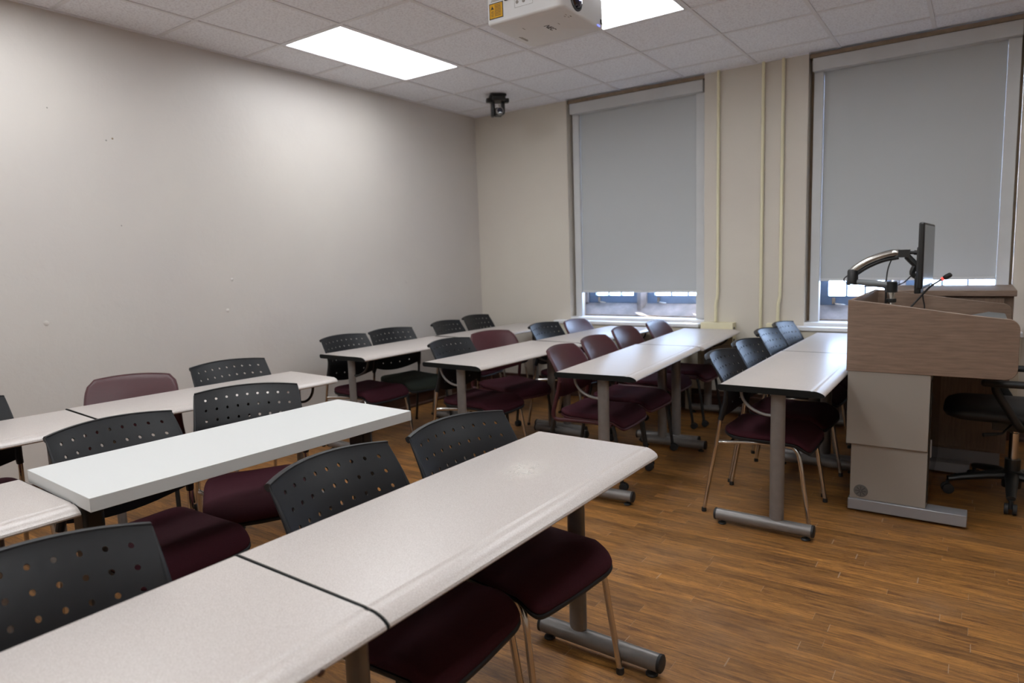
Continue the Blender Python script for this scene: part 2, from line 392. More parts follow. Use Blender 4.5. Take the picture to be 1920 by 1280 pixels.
# ------------------------------------------------------------------ windows with casements, blinds
def window(n, x0, x1):
    r = struct(empty('window_%d' % n, ((x0 + x1) / 2, .3, ZS)))
    ox, oy, oz = r.location
    def P(name, bm, mat, par=None, **k):
        bmesh.ops.translate(bm, vec=(-ox, -oy, -oz), verts=bm.verts[:])
        return link(name, bm, mat, par or r, **k)
    # stool (inner board), projects into the room
    bm = new_bm(); box(bm, x0 + .001, x1 - .001, -.001, .16, ZS - .03, ZS)
    P('sill', bm, M['trimwhite'], bevel=.004)
    # dirty sloped stone sill and surround
    bm = new_bm(); prism(bm, [(.165, ZS - .03), (.40, ZS - .03), (.40, ZS + .125), (.30, ZS + .118), (.165, ZS + .012)], 'x', x0 + .001, x1 - .001)
    P('sloped_sill', bm, M['stone'])
    bm = new_bm(); box(bm, x0 + .001, x1 - .001, .155, .18, ZS + .0005, ZS + .014); P('sill_dirt', bm, M['dirt'])
    xm = (x0 + x1) / 2 - .04
    bm = new_bm()
    box(bm, x0 + .001, x0 + .05, .27, .40, ZS + .12, H); box(bm, x1 - .05, x1 - .001, .27, .40, ZS + .12, H)
    prism(bm, [(xm - .05, .40), (xm - .05, .30), (xm - .02, .22), (xm + .02, .22), (xm + .05, .30), (xm + .05, .40)], 'z', ZS + .02, H)
    P('surround', bm, M['stone'])
    for a, b in ((x0 + .052, xm - .052), (xm + .052, x1 - .052)):
        bm = new_bm()
        z0, z1 = ZS + .12, H
        box(bm, a, b, .30, .345, z0, z0 + .075); box(bm, a, b, .30, .345, z1 - .06, z1)
        box(bm, a, a + .075, .30, .345, z0 + .075, z1 - .06); box(bm, b - .045, b, .30, .345, z0 + .075, z1 - .06)
        cf = P('casement', bm, M['steel'], bevel=.002)
        ia, ib, iz = a + .075, b - .045, z0 + .075
        bm = new_bm()
        for k in (1, 2): box(bm, ia + (ib - ia) * k / 3 - .007, ia + (ib - ia) * k / 3 + .007, .312, .335, iz, z1 - .06)
        for k in range(1, 6): box(bm, ia, ib, .313, .334, iz + .31 * k - .006, iz + .31 * k + .006)
        m_ = link('glazing_bars', bm, M['steel'], cf); m_.location = (-ox, -oy, -oz)
        bm = new_bm(); box(bm, ia, ib, .322, .325, iz, z1 - .06)
        p_ = link('pane', bm, M['glass'], cf); p_.location = (-ox, -oy, -oz)
        bm = new_bm()
        hx = a + .12
        box(bm, hx - .012, hx + .012, .285, .302, z0 + .01, z0 + .06)
        tube(bm, [(hx, .29, z0 + .02), (hx + .02, .265, z0 + .012), (hx + .09, .262, z0 + .004)], .007, 8)
        h_ = link('latch_handle', bm, M['polish'], cf, smooth=True); h_.location = (-ox, -oy, -oz)
    return r
window(1, *W1); window(2, *W2)

def blind(x0, x1, zb, label):
    yb = .095
    r = empty('roller_blind', ((x0 + x1) / 2, .06, zb), label=label, cat='blind', group='roller blinds on the tall windows')
    ox, oy, oz = r.location
    def P(name, a, b, c, d, e, f, mat, bev=.003):
        bm = new_bm(); box(bm, a - ox, b - ox, c - oy, d - oy, e - oz, f - oz); return link(name, bm, mat, r, bevel=bev)
    P('valance', x0 + .026, x1 - .020, .012, .115, H - .135, H - .038, M['blindframe'])
    P('side_channel', x0 + .030, x0 + .098, .060, .110, ZS + .001, H - .136, M['blindframe'])
    P('side_channel', x1 - .095, x1 - .020, .060, .110, ZS + .001, H - .136, M['blindframe'])
    P('fabric', x0 + .0985, x1 - .0955, yb - .001, yb, zb + .022, H - .10, M['blind'], 0)
    P('bottom_bar', x0 + .0995, x1 - .0965, yb - .007, yb + .006, zb, zb + .022, M['blindframe'])
    P('head_batten', x0 + .002, x1 - .002, .02, .13, H - .033, H - .002, M['edgewood'], 0)
    P('light_seal_batten', x0 + .0015, x0 + .096, .111, .130, ZS + .002, H - .034, M['edgewood'], 0)  # battens added behind the channels to block light leaking past the blind
    P('light_seal_batten', x1 - .093, x1 - .0015, .111, .130, ZS + .002, H - .034, M['edgewood'], 0)
    P('top_backing', x0 + .0965, x1 - .0935, .118, .130, H - .16, H - .034, M['edgewood'], 0)
    return r
blind(W1[0], W1[1], 1.036, 'grey roller blind on the narrower left window, stopping above a sunlit sill')
blind(W2[0], W2[1], 1.128, 'grey roller blind on the wider window behind the podium')

# wall ledge, covers, pipes
def ledge(x0, x1, label):
    r = empty('radiator_cover', ((x0 + x1) / 2, -.06, .15), label=label, cat='radiator cover', group='cream covers under the windows')
    bm = new_bm(); box(bm, x0 - r.location.x, x1 - r.location.x, -.036, .058, .05, .59); link('casing', bm, M['cream2'], r, bevel=.004)
    bm = new_bm(); box(bm, x0 - .01 - r.location.x, x1 + .01 - r.location.x, -.05, .058, .5905, .622); link('top_board', bm, M['trimwhite'], r, bevel=.005)
    bm = new_bm()
    for k in range(24):
        x = x0 + .12 + k * (x1 - x0 - .24) / 23 - r.location.x
        box(bm, x - .012, x + .012, -.0375, -.0362, .10, .18)
    link('grille', bm, M['blackm'], r)
    for x in (x0 + .1, x1 - .1):
        boxo('foot', x - .02 - r.location.x, x + .02 - r.location.x, -.02, .03, -.15, .05, M['cream2'], r)
ledge(.99, 2.45, 'long cream radiator cover with a white top board below the left window')
ledge(3.19, 4.70, 'long cream radiator cover below the window behind the podium')

def pipe(x, z0, label, bend=True):
    if bend:
        pts = [(x, -.022, H - .003), (x, -.022, 1.03)] + [(x - .014 * t * t * (3 - 2 * t), -.022 - .006 * t, 1.03 - .10 * t) for t in (.2, .4, .6, .8, 1)] + [(x - .014, -.028, z0)]
    else: pts = [(x, -.022, H - .003), (x, -.022, z0)]
    r = tubeo('wall_pipe', pts, .0125, M['cream'], seg=14, up=Vector((1, 0, 0)))
    return tag(r, label, 'pipe', 'cream pipes running up the wall between the windows')
pipe(2.600, .79, 'cream conduit pipe nearest the left window, dropping into the wide wall box')
pipe(2.962, .182, 'middle cream pipe of three, running straight down the wall to the baseboard', False)
pipe(3.115, .79, 'cream conduit pipe nearest the right window, ending in the small wall box')
r = empty('wall_box', (2.62, -.05, .6), label='wide cream electrical trunking box at the foot of the conduit, right of the left window', cat='electrical box')
bm = new_bm(); box(bm, -.145, .135, -.05, .049, 0, .187); link('housing', bm, M['cream'], r, bevel=.004)
boxo('slot', .1352, .139, -.03, .0, .115, .15, M['blackm'], r); boxo('slot', .1352, .139, -.03, .0, .02, .05, M['blackm'], r)
r = empty('wall_box', (3.105, -.04, .62), label='small cream junction box at the foot of the conduit nearest the podium window', cat='electrical box')
bm = new_bm(); box(bm, -.09, .09, -.012, .039, 0, .168); link('housing', bm, M['cream'], r, bevel=.004)

# ------------------------------------------------------------------ ceiling lights
def ceiling_light(i, j, label):
    x0, y0 = GX + i * G, GY + j * G
    r = empty('ceiling_light', (x0 + G / 2, y0 + G, H), label=label, cat='ceiling light', group='white troffer lights in the ceiling grid')
    bm = new_bm(); a, b = G / 2 - .014, G - .014
    for q in ((-a, -a + .012, -b, b), (a - .012, a, -b, b), (-a + .012, a - .012, -b, -b + .012), (-a + .012, a - .012, b - .012, b)):
        box(bm, q[0], q[1], q[2], q[3], .0005, .040)
    box(bm, -a, a, -b, b, .0405, .09)
    link('frame', bm, M['grid'], r)
    bm = new_bm(); box(bm, -a + .0125, a - .0125, -b + .0125, b - .0125, .032, .040); link('diffuser', bm, M['diffuser'], r)
ceiling_light(-1, -2, 'lit rectangular ceiling light above the left wall, fully in view')
ceiling_light(2, -2, 'lit rectangular ceiling light partly hidden behind the white projector')
for i, j in lights_ij[2:]:
    ceiling_light(i, j, 'lit rectangular ceiling light beyond the top of the picture')

# ------------------------------------------------------------------ tables
def top_mesh(w, L, th, round_far, prof_drop=True):
    """tabletop: long +x edge is a bullnose; ends flat unless round_far"""
    bm = new_bm()
    hw, hl = w / 2, L / 2
    out = []   # (x, y, ox, oy)
    out.append((-hw, -hl, -.25, 0)); out.append((hw, -hl, 1, 0))
    if round_far:
        r = .055
        for k in range(9):
            a = PI / 2 * k / 8
            out.append((hw - r + r * math.cos(a), hl - r + r * math.sin(a), math.cos(a), .35 * math.sin(a)))
        out.append((-hw, hl, -.25, .35))
    else:
        out.append((hw, hl, 1, 0)); out.append((-hw, hl, -.25, 0))
    # ring offsets inward (top to bottom)
    rings = [(.066, 0), (.062, -.0003), (.057, -.0028), (.051, -.0030), (.046, -.0010), (.034, -.0025), (.020, -.007), (.009, -.013), (.002, -.0195), (0, -.026), (.003, -.031), (.009, -.034), (.016, -.035)]
    sc = th / .035
    R = []
    for d, z in rings:
        R.append([bm.verts.new((x - ox * d, y - oy * d, z * sc)) for x, y, ox, oy in out])
    n = len(out)
    bm.faces.new(R[0]); bm.faces.new(R[-1][::-1])
    for a in range(len(R) - 1):
        for k in range(n): bm.faces.new((R[a][k], R[a][(k + 1) % n], R[a + 1][(k + 1) % n], R[a + 1][k]))
    return bm, rings, sc
def band(w, y0, y1, th):
    """black end cap following the top's cross-section"""
    bm = new_bm(); hw = w / 2; sc = th / .035
    right = [(hw - .062, -.0001), (hw - .056, -.0026), (hw - .051, -.0028), (hw - .046, -.0008), (hw - .034, -.0024), (hw - .020, -.0068), (hw - .009, -.0128), (hw - .0015, -.0193), (hw + .0005, -.026), (hw - .003, -.0315), (hw - .009, -.0345), (hw - .016, -.0358)]
    left = [(-hw + .012, -.0358), (-hw + .002, -.031), (-hw - .0012, -.022), (-hw - .0012, -.010), (-hw + .003, -.003), (-hw + .010, -.0006)]
    prism(bm, [(x, z * sc) for x, z in right + left], 'y', y0, y1)
    return bm
def t_leg(r, y, w, arc, cx, fx, Tz=.70):
    # cx: column offset, fx: foot centre offset
    bm = new_bm()
    n = 16; rings = []
    for z, k in ((.045, .35), (.062, .7), (.085, 1), (Tz, 1)):
        rings.append([bm.verts.new((cx + .034 * k ** .6 * math.cos(a), y + .018 * math.sin(a), z)) for a in [2 * PI * q / n for q in range(n)]])
    for a in range(len(rings) - 1):
        for k in range(n): bm.faces.new((rings[a][k], rings[a][(k + 1) % n], rings[a + 1][(k + 1) % n], rings[a + 1][k]))
    bm.faces.new(rings[0][::-1]); bm.faces.new(rings[-1])
    lg = link('leg', bm, M['legmetal'], r, smooth=True)
    bm = new_bm(); tube(bm, [(fx - .225, y, .048), (fx + .225, y, .048)], .030, 20); f = link('foot', bm, M['legmetal'], r, smooth=True)
    for s in (-1, 1):
        bm = new_bm(); lathe(bm, [(.030, 0), (.0305, .002), (.0305, .010), (.026, .013)] if s > 0 else [(.026, -.013), (.0305, -.010), (.0305, -.002), (.030, 0)], (fx + s * .2252, y, .048), 'x', 20)
        link('end_cap', bm, M['rubber'], f, smooth=True)
        bm = new_bm(); lathe(bm, [(.020, 0), (.021, .004), (.018, .009), (.006, .012), (.006, .02)], (fx + s * .20, y, 0), 'z', 14)
        link('glide', bm, M['rubber'], f, smooth=True)
    bm = new_bm(); box(bm, -.19, .19, y - .03, y + .03, Tz - .004, Tz + .0012); link('bracket', bm, M['blackm'], r)
    if arc:
        pts = [(cx + arc * .03, y, .590)] + [(cx + arc * (.03 + .145 * math.sin(a)), y, .590 + .110 * (1 - math.cos(a))) for a in [PI / 2 * k / 8 for k in range(1, 9)]]
        bm = new_bm(); tube(bm, pts, .0075, 10, up=Vector((0, 1, 0))); link('curved_strut', bm, M['legmetal' if arc < 0 else 'blackm'], r, smooth=True)
def table(p0, p1, w, label, near_cap=True, far_round=False, arcs=(-1, 1), inset=(.06, .09), T=.737, far_cap=True, far_fx=.058, name='training_table', group='speckled beige classroom tables'):
    """p0,p1: near and far ends of the edge on the chair side"""
    a = Vector(p0); b = Vector(p1); d = (b - a); L = d.length; th = math.atan2(-d.x, d.y)
    nx = Vector((d.y, -d.x)).normalized(); c = (a + b) / 2 + nx * w / 2
    r = empty(name, (c.x, c.y, 0), th, label=label, cat='table', group=group)
    bm, _, _ = top_mesh(w, L - .004 if near_cap else L, .030, far_round)
    bmesh.ops.translate(bm, vec=(0, .002 if near_cap else 0, T), verts=bm.verts[:])
    t = link('tabletop', bm, M['laminate'], r, smooth=True, angle=30)
    if near_cap:
        bm = band(w, -L / 2 - .0012, -L / 2 + .0019, .030); bmesh.ops.translate(bm, vec=(0, 0, T), verts=bm.verts[:]); link('edge_band', bm, M['black'], r)
    if not far_round and far_cap:
        bm = band(w, L / 2 + .0002, L / 2 + .0024, .030); bmesh.ops.translate(bm, vec=(0, 0, T), verts=bm.verts[:]); link('edge_band', bm, M['black'], r)
    t_leg(r, -L / 2 + inset[0], w, arcs[0], .030, -.035, Tz=T - .0312)
    t_leg(r, L / 2 - inset[1], w, arcs[1], -.020, far_fx, Tz=T - .0312)
    # the column stands off the middle of its foot, mirrored at the two ends
    return r
TW = .497
tables = {}
F1A = table((3.097, -4.945), (3.113, -3.697), TW, 'beige speckled table with a chalky scuff, whole in the foreground beside the open floor', True, True, (-1, 1), (.10, .125))
F1B = table((3.085, -6.215), (3.097, -4.9515), TW, 'nearest beige speckled table, cut off by the bottom edge of the picture', True, False, (-1, 0), (.12, .09))
table((1.955, -6.24), (1.972, -4.990), .470, 'beige speckled table end to end with the white table, cut off at the left', True, False, (-1, 0), (.12, .13))
table((.862, -4.425), (.955, -3.190), .500, 'beige table by the left wall with a maroon chair and a black chair behind it', True, True, (-1, 1), (.10, .13))
table((.800, -5.665), (.885, -4.440), .510, 'beige table along the left wall cut off by the left edge of the picture', True, False, (-1, 0), (.12, .13))
table((.487, -2.605), (.497, -1.400), .485, 'beige table nearest the left wall in the far rows, black end toward the aisle', True, False, (1, 0), (.06, .045))
table((.515, -1.360), (.585, -.125), .480, 'beige table reaching the corner where the left wall meets the window wall', True, True, (0, 1), (.045, .045))
table((1.490, -2.580), (1.527, -1.362), .490, 'beige table in the second far row from the left wall, black end toward the aisle', True, False, (-1, -1), (.06, .045))
table((1.552, -1.340), (1.612, -.125), .480, 'beige table ending under the left window in the second far row', True, True, (0, 1), (.045, .045))
table((2.488, -2.565), (2.394, -1.285), .490, 'beige table with two maroon chairs at its aisle half, third far row', True, False, (-1, -1), (.06, .045), far_cap=False)
table((2.408, -1.268), (2.330, -.125), .497, 'beige table glowing with window light at the end of the third far row', False, True, (0, 1), (.045, .045))
table((3.413, -2.535), (3.408, -1.264), .487, 'beige table with black perforated chairs just left of the podium, aisle end', True, False, (-1, 0), (.06, .045), far_fx=0)
table((3.410, -1.252), (3.415, -.125), .483, 'beige table tucked behind the podium at the window end', True, True, (0, 1), (.045, .045))

# chalky scuff on the big foreground tabletop
m, nt, b_ = base('chalk_scuff')
nt.nodes.remove(b_)
tc = nt.nodes.new('ShaderNodeTexCoord'); mp = nt.nodes.new('ShaderNodeMapping'); mp.inputs['Scale'].default_value = (22, 22, 22)
nz = nt.nodes.new('ShaderNodeTexNoise'); nz.inputs['Scale'].default_value = 1; nz.inputs['Detail'].default_value = 9; nz.inputs['Roughness'].default_value = .75
g = nt.nodes.new('ShaderNodeTexGradient'); g.gradient_type = 'SPHERICAL'
mp2 = nt.nodes.new('ShaderNodeMapping'); mp2.inputs['Scale'].default_value = (11, 7, 11)
nt.links.new(tc.outputs['Object'], mp.inputs[0]); nt.links.new(mp.outputs[0], nz.inputs['Vector'])
nt.links.new(tc.outputs['Object'], mp2.inputs[0]); nt.links.new(mp2.outputs[0], g.inputs[0])
k = math_node(nt, 'MULTIPLY', math_node(nt, 'MULTIPLY', g.outputs['Fac'], 1.0), math_node(nt, 'SUBTRACT', math_node(nt, 'MULTIPLY', nz.outputs['Fac'], 2.2), .75))
kk = nt.nodes.new('ShaderNodeClamp'); nt.links.new(k, kk.inputs[0]); kk.inputs['Max'].default_value = .34
df = nt.nodes.new('ShaderNodeBsdfDiffuse'); df.inputs['Color'].default_value = srgb(236, 232, 226); tr = nt.nodes.new('ShaderNodeBsdfTransparent')
ms = nt.nodes.new('ShaderNodeMixShader'); nt.links.new(kk.outputs[0], ms.inputs[0]); nt.links.new(tr.outputs[0], ms.inputs[1]); nt.links.new(df.outputs[0], ms.inputs[2])
nt.links.new(ms.outputs[0], nt.nodes['Material Output'].inputs[0])
bm = new_bm(); vs = [bm.verts.new(p) for p in ((-.1, -.15, 0), (.1, -.15, 0), (.1, .15, 0), (-.1, .15, 0))]; bm.faces.new(vs)
o = link('scuff_mark', bm, m, F1A, loc=(-.02, .20, .7374)); o['label'] = 'chalky white scuff'

bm = new_bm(); bmesh.ops.create_icosphere(bm, subdivisions=2, radius=.007); bmesh.ops.scale(bm, vec=(.35, 1.1, .9), verts=bm.verts[:])
o = link('edge_chip', bm, M['baseb'], F1B, smooth=True, loc=(.2475, .485, .7105)); o['label'] = 'dark chip in the rounded edge'

# white slab table
def white_table():
    T = .772; x0, x1, y0, y1 = 2.050, 2.528, -4.985, -3.790
    cx, cy = (x0 + x1) / 2, (y0 + y1) / 2
    r = empty('slab_table', (cx, cy, 0), math.radians(-2.2), label='plain white slab-top table on black legs, between the beige rows', cat='table')
    hw, hl = .238, .60
    boxo('tabletop', -hw, hw, -hl, hl, T - .040, T, M['whitetop'], r, bevel=.0012)
    for s in (-1, 1):
        y = s * (hl - .075)
        boxo('leg', -.045, .045, y - .03, y + .03, .05, T - .0405, M['blackm'], r, bevel=.012)
        boxo('foot', -.22, .22, y - .03, y + .03, .002, .0495, M['blackm'], r, bevel=.012)
white_table()

# ------------------------------------------------------------------ chairs
PROF = [(.525, -.155), (.57, -.143), (.62, -.134), (.665, -.131), (.70, -.145), (.74, -.167), (.78, -.192), (.83, -.226)]
def prof_x(z):
    if z <= PROF[0][0]: return PROF[0][1]
    for (z0, x0), (z1, x1) in zip(PROF, PROF[1:]):
        if z <= z1: return x0 + (x1 - x0) * (z - z0) / (z1 - z0)
    return PROF[-1][1]
def prof_s(z):      # smoothed profile
    return sum(prof_x(z + d) * w for d, w in ((-.02, .25), (0, .5), (.02, .25)))
def back_point(u, v, hw=.222, bow=.058, z0=.535, z1=.824, off=0.0, arch=.012, belly=.045):
    """u -1..1 across (y), v 0..1 upward; off moves along +x"""
    zr = z0 + (z1 - z0) * v
    x = prof_s(zr) - bow * (1 - u * u) * (.75 + .25 * v)
    z = zr + (1 - u * u) * arch * v - (1 - v) ** 2 * belly * (1 - u * u)
    return Vector((x + off, u * hw * (1 + .03 * (1 - v)), z))
def perforated_back():
    """curved sheet with real holes, 5 mm thick"""
    bm = new_bm()
    rowsv = [.875, .735, .595, .455]
    ru, rv = .0056 / .222, .0056 / .30
    holes = [(-.80 + .2 * k, r) for r in rowsv for k in range(9)] + [(c, .16) for c in (-.60, -.20, .20, .60)]
    ul = [-1.0, -.95] + [round(-.9 + .1 * k, 3) for k in range(0, 19)] + [.95, 1.0]
    fine = [round(-.9 + .2 * k, 3) for k in range(10)]
    ul = [-1.0, -.95] + fine + [.95, 1.0]
    vl = [0, .09, .23, .305, .385, .525, .665, .805, .945, .975, 1.0]
    def ucell(v0, v1): return ul
    T = .0025
    def P(u, v, side):
        e = .01
        n = (back_point(min(1, u + e), v) - back_point(max(-1, u - e), v)).cross(back_point(u, min(1, v + e)) - back_point(u, max(0, v - e))).normalized()
        return back_point(u, v) + n * T * side
    cache = {}
    def V(u, v, sd):
        k = (round(u, 4), round(v, 4), sd)
        if k not in cache: cache[k] = bm.verts.new(P(u, v, sd))
        return cache[k]
    sharp = []
    for i in range(len(ul) - 1):
        for j in range(len(vl) - 1):
            u0, u1, v0, v1 = ul[i], ul[i + 1], vl[j], vl[j + 1]
            h = [(c, r) for c, r in holes if u0 < c < u1 and v0 < r < v1]
            for sd in (1, -1):
                ring = [(u0, v0), (u1, v0), (u1, v1), (u0, v1)]
                if not h:
                    f = [V(*p, sd) for p in ring]; bm.faces.new(f if sd > 0 else f[::-1]); continue
                cu, cv = h[0]; n = 12
                inner = [bm.verts.new(P(cu + ru * math.cos(a), cv + rv * math.sin(a), sd)) for a in [-3 * PI / 4 + 2 * PI * k / n for k in range(n)]]
                for q in range(4):
                    o0, o1 = V(*ring[q], sd), V(*ring[(q + 1) % 4], sd)
                    sg = [inner[(q * 3 + t) % n] for t in range(4)]
                    f = [o0, o1] + sg[::-1]; bm.faces.new(f if sd > 0 else f[::-1])
                if sd == 1: first = inner
                else:
                    for k in range(n):
                        f = bm.faces.new((first[k], first[(k + 1) % n], inner[(k + 1) % n], inner[k]))
                        sharp += [(first[k], first[(k + 1) % n]), (inner[k], inner[(k + 1) % n])]
    border = [(u, 0) for u in ul] + [(1.0, v) for v in vl[1:]] + [(u, 1.0) for u in ul[::-1][1:]] + [(-1.0, v) for v in vl[::-1][1:-1]]
    m = len(border)
    for k in range(m):
        a, b2 = border[k], border[(k + 1) % m]
        bm.faces.new((V(*a, 1), V(*a, -1), V(*b2, -1), V(*b2, 1)))
    for a, b2 in sharp:
        e = bm.edges.get((a, b2))
        if e: e.smooth = False
    return bm
def back_object(parent, bm, mat, thick=.0055):
    return link('backrest', bm, mat, parent, smooth=True, angle=50)
def seat_surface(x, y, hw, xf, xr, top):
    """height of the pad"""
    s = (x - xr) / (xf - xr)
    z = top - .016 * math.sin(PI * min(1, s * 1.25)) + .008 * (y / hw) ** 2
    if s > .66: z -= .060 * ((s - .66) / .34) ** 2
    if s < .12: z += .010 * ((.12 - s) / .12)
    return z
def seat_obj(parent, mat, shellmat, mar=False):
    hw, xf, xr, top = .212, .270, -.165, .462
    def outline(ins, n=56):
        pts = []
        for k in range(n):
            a = 2 * PI * k / n; c, s = math.cos(a), math.sin(a); e = .17 if c > 0 else .26
            x = (xf + xr) / 2 + (xf - xr) / 2 * (1 - ins) * math.copysign(abs(c) ** e, c)
            y = hw * (1 - ins) * math.copysign(abs(s) ** e, s) * (1 - .05 * max(0, -c))
            pts.append((x, y))
        return pts
    def shell(bm, zoff, layers, cap=True):
        rings = []
        for ins, dz in layers:
            rings.append([bm.verts.new((x, y, seat_surface(x, y, hw, xf, xr, top) + dz)) for x, y in outline(ins)])
        n = len(rings[0])
        for a in range(len(rings) - 1):
            for k in range(n): bm.faces.new((rings[a][k], rings[a][(k + 1) % n], rings[a + 1][(k + 1) % n], rings[a + 1][k]))
        if cap:
            for rg, dz in ((rings[0], layers[0][1]), (rings[-1], layers[-1][1])):
                c = bm.verts.new(((xf + xr) / 2, 0, seat_surface((xf + xr) / 2, 0, hw, xf, xr, top) + dz))
                for k in range(n): bm.faces.new((rg[k], rg[(k + 1) % n], c))
    bm = new_bm()
    shell(bm, 0, [(.75, .001), (.5, 0), (.3, -.001), (.15, -.002), (.06, -.006), (.015, -.014), (0.0, -.024), (.01, -.032), (.06, -.036), (.3, -.036), (.7, -.034)])
    link('seat', bm, mat, parent, smooth=True, angle=60)
    bm = new_bm()
    shell(bm, 0, [(.7, -.036), (.3, -.0375), (.04, -.0375), (.002, -.035), (-.006, -.040), (.006, -.048), (.07, -.056), (.4, -.062), (.8, -.064)])
    link('seat_shell', bm, shellmat, parent, smooth=True, angle=60)
def leg_obj(parent, pts, mat, r=.0105, sm=5, wheel=None):
    bm = new_bm(); tube(bm, smooth_path(pts, sm), r, 12, up=Vector((0, 1, 0)))
    l = link('leg', bm, mat, parent, smooth=True)
    x, y, z = pts[0]
    if wheel:
        bm = new_bm()
        for s in (-1, 1):
            lathe(bm, [(.016, -.008), (.024, -.006), (.025, 0), (.024, .006), (.016, .008)], (x + .012, y + s * .013, .0255), 'y', 18)
        tube(bm, [(x + .012, y - .02, .0255), (x + .012, y + .02, .0255)], .005, 8)
        box(bm, x - .012, x + .022, y - .004, y + .004, .022, .056)
        link('caster', bm, M['rubber'], l, smooth=True)
    else:
        bm = new_bm(); lathe(bm, [(.0125, 0), (.0135, .004), (.012, .022)], (x, y, 0), 'z', 12); link('glide', bm, M['rubber'], l, smooth=True)
    return l
def black_chair(mp='pad', legm='chrome'):
    r = empty('perforated_chair')
    o = back_object(r, perforated_back(), M['blackp'])
    # rolled top lip
    bm = new_bm()
    prof = [(.0035, .004), (.0035, -.014), (-.010, -.018), (-.022, -.012), (-.026, -.004), (-.016, .003), (-.006, .0055)]
    rings = []
    for k in range(21):
        u = -1 + 2 * k / 20
        p = back_point(u, 1.0); w = 1 - .12 * abs(u) ** 6
        rings.append([bm.verts.new(p + Vector((a * (w if a < 0 else 1), 0, b_))) for a, b_ in prof])
    for a in range(20):
        for k in range(len(prof)): bm.faces.new((rings[a][k], rings[a][(k + 1) % len(prof)], rings[a + 1][(k + 1) % len(prof)], rings[a + 1][k]))
    bm.faces.new(rings[0][::-1]); bm.faces.new(rings[-1])
    link('top_lip', bm, M['blackp'], o, smooth=True, angle=50)
    # thick side rims ending in sleeves for the rear legs
    for s in (-1, 1):
        bm = new_bm()
        pts = [back_point(s, v) + Vector((-.003, 0, 0)) for v in (.985, .85, .7, .55, .45, .35, .2, .05)]
        pts.append(Vector((-.162, s * .234, .510)))
        tube(bm, pts, [.0028, .0050, .0065, .008, .010, .012, .0145, .016, .0145], 10, flat=1.0, up=Vector((0, 1, 0)))
        link('side_rim', bm, M['blackp'], o, smooth=True)
    seat_obj(r, M[mp], M['blackp'])
    for s in (-1, 1):
        leg_obj(r, [(.275, s * .212, .012), (.245, s * .205, .20), (.222, s * .198, .345), (.196, s * .190, .392), (.14, s * .188, .402), (0, s * .192, .398), (-.13, s * .215, .390), (-.172, s * .232, .388)], M[legm])
        leg_obj(r, [(-.245, s * .243, .012), (-.213, s * .240, .20), (-.180, s * .238, .39), (-.162, s * .234, .515)], M[legm])
    bm = new_bm(); tube(bm, [(-.12, -.203, .39), (-.12, .203, .39)], .008, 10, up=Vector((0, 0, 1))); tube(bm, [(.13, -.188, .398), (.13, .188, .398)], .008, 10, up=Vector((0, 0, 1)))
    link('cross_tube', bm, M[legm], r, smooth=True)
    return r
def maroon_chair():
    r = empty('maroon_chair')
    bm = new_bm()
    nu, nv = 20, 10
    def BP(u, v):   # squircle map for rounded corners
        cut = max(0, v - .62) / .38
        hw = .215 * (1 - .0 * v)
        lim = 1 - .17 * (1 - math.sqrt(max(0, 1 - cut ** 2.6)))
        p = back_point(u * lim, v, hw=hw, z0=.55, z1=.822, bow=.050, arch=.016, belly=.03)
        return p
    F = [[bm.verts.new(BP(-1 + 2 * i / nu, j / nv)) for j in range(nv + 1)] for i in range(nu + 1)]
    for i in range(nu):
        for j in range(nv): bm.faces.new((F[i][j], F[i + 1][j], F[i + 1][j + 1], F[i][j + 1]))
    o = link('backrest', bm, M['marplast'], r, smooth=True, angle=50)
    md = o.modifiers.new('thickness', 'SOLIDIFY'); md.thickness = .010; md.offset = 0
    md = o.modifiers.new('soft', 'BEVEL'); md.width = .003; md.segments = 2; md.limit_method = 'ANGLE'
    # raised rim all round
    bm = new_bm()
    path = [BP(-1, j / nv) for j in range(nv + 1)] + [BP(-1 + 2 * i / nu, 1) for i in range(1, nu)] + [BP(1, j / nv) for j in range(nv, -1, -1)]
    tube(bm, [p + Vector((-.006, 0, 0)) for p in path], .0085, 8, up=Vector((1, 0, 0)))
    link('rim', bm, M['marplast'], o, smooth=True)
    seat_obj(r, M['pad'], M['marplast'])
    for s in (-1, 1):
        bm = new_bm(); tube(bm, smooth_path([back_point(s, .35, hw=.215, z0=.55) + Vector((-.004, 0, 0)), back_point(s, .05, hw=.215, z0=.55) + Vector((-.008, 0, 0)), (-.168, s * .226, .50), (-.182, s * .228, .44), (-.165, s * .222, .405), (-.06, s * .208, .402), (.10, s * .204, .402), (.20, s * .204, .398)], 4), .0125, 10, up=Vector((0, 1, 0)))
        link('side_rail', bm, M['marplast'], r, smooth=True)
        leg_obj(r, [(.262, s * .212, .055), (.240, s * .208, .20), (.218, s * .205, .34), (.205, s * .203, .392)], M['blackm'], r=.011, wheel=1)
        leg_obj(r, [(-.240, s * .240, .055), (-.212, s * .235, .20), (-.188, s * .229, .36), (-.180, s * .226, .42)], M['blackm'], r=.011, wheel=1)
    return r
CH = {}
def place(kind, x, y, deg, label, group):
    if kind not in CH:
        r = {'b': lambda: black_chair(), 'g': lambda: black_chair('padg', 'blackm'), 'm': maroon_chair}[kind]()
        CH[kind] = r
        r.location = (x, y, 0); r.rotation_euler = (0, 0, math.radians(deg))
    else: r = lattice_copy(CH[kind], (x, y, 0), math.radians(deg))
    tag(r, label, 'chair', group)
    return r
gb, gm = 'black perforated-back stacking chairs', 'maroon plastic-back chairs'
B = 'black perforated chair '
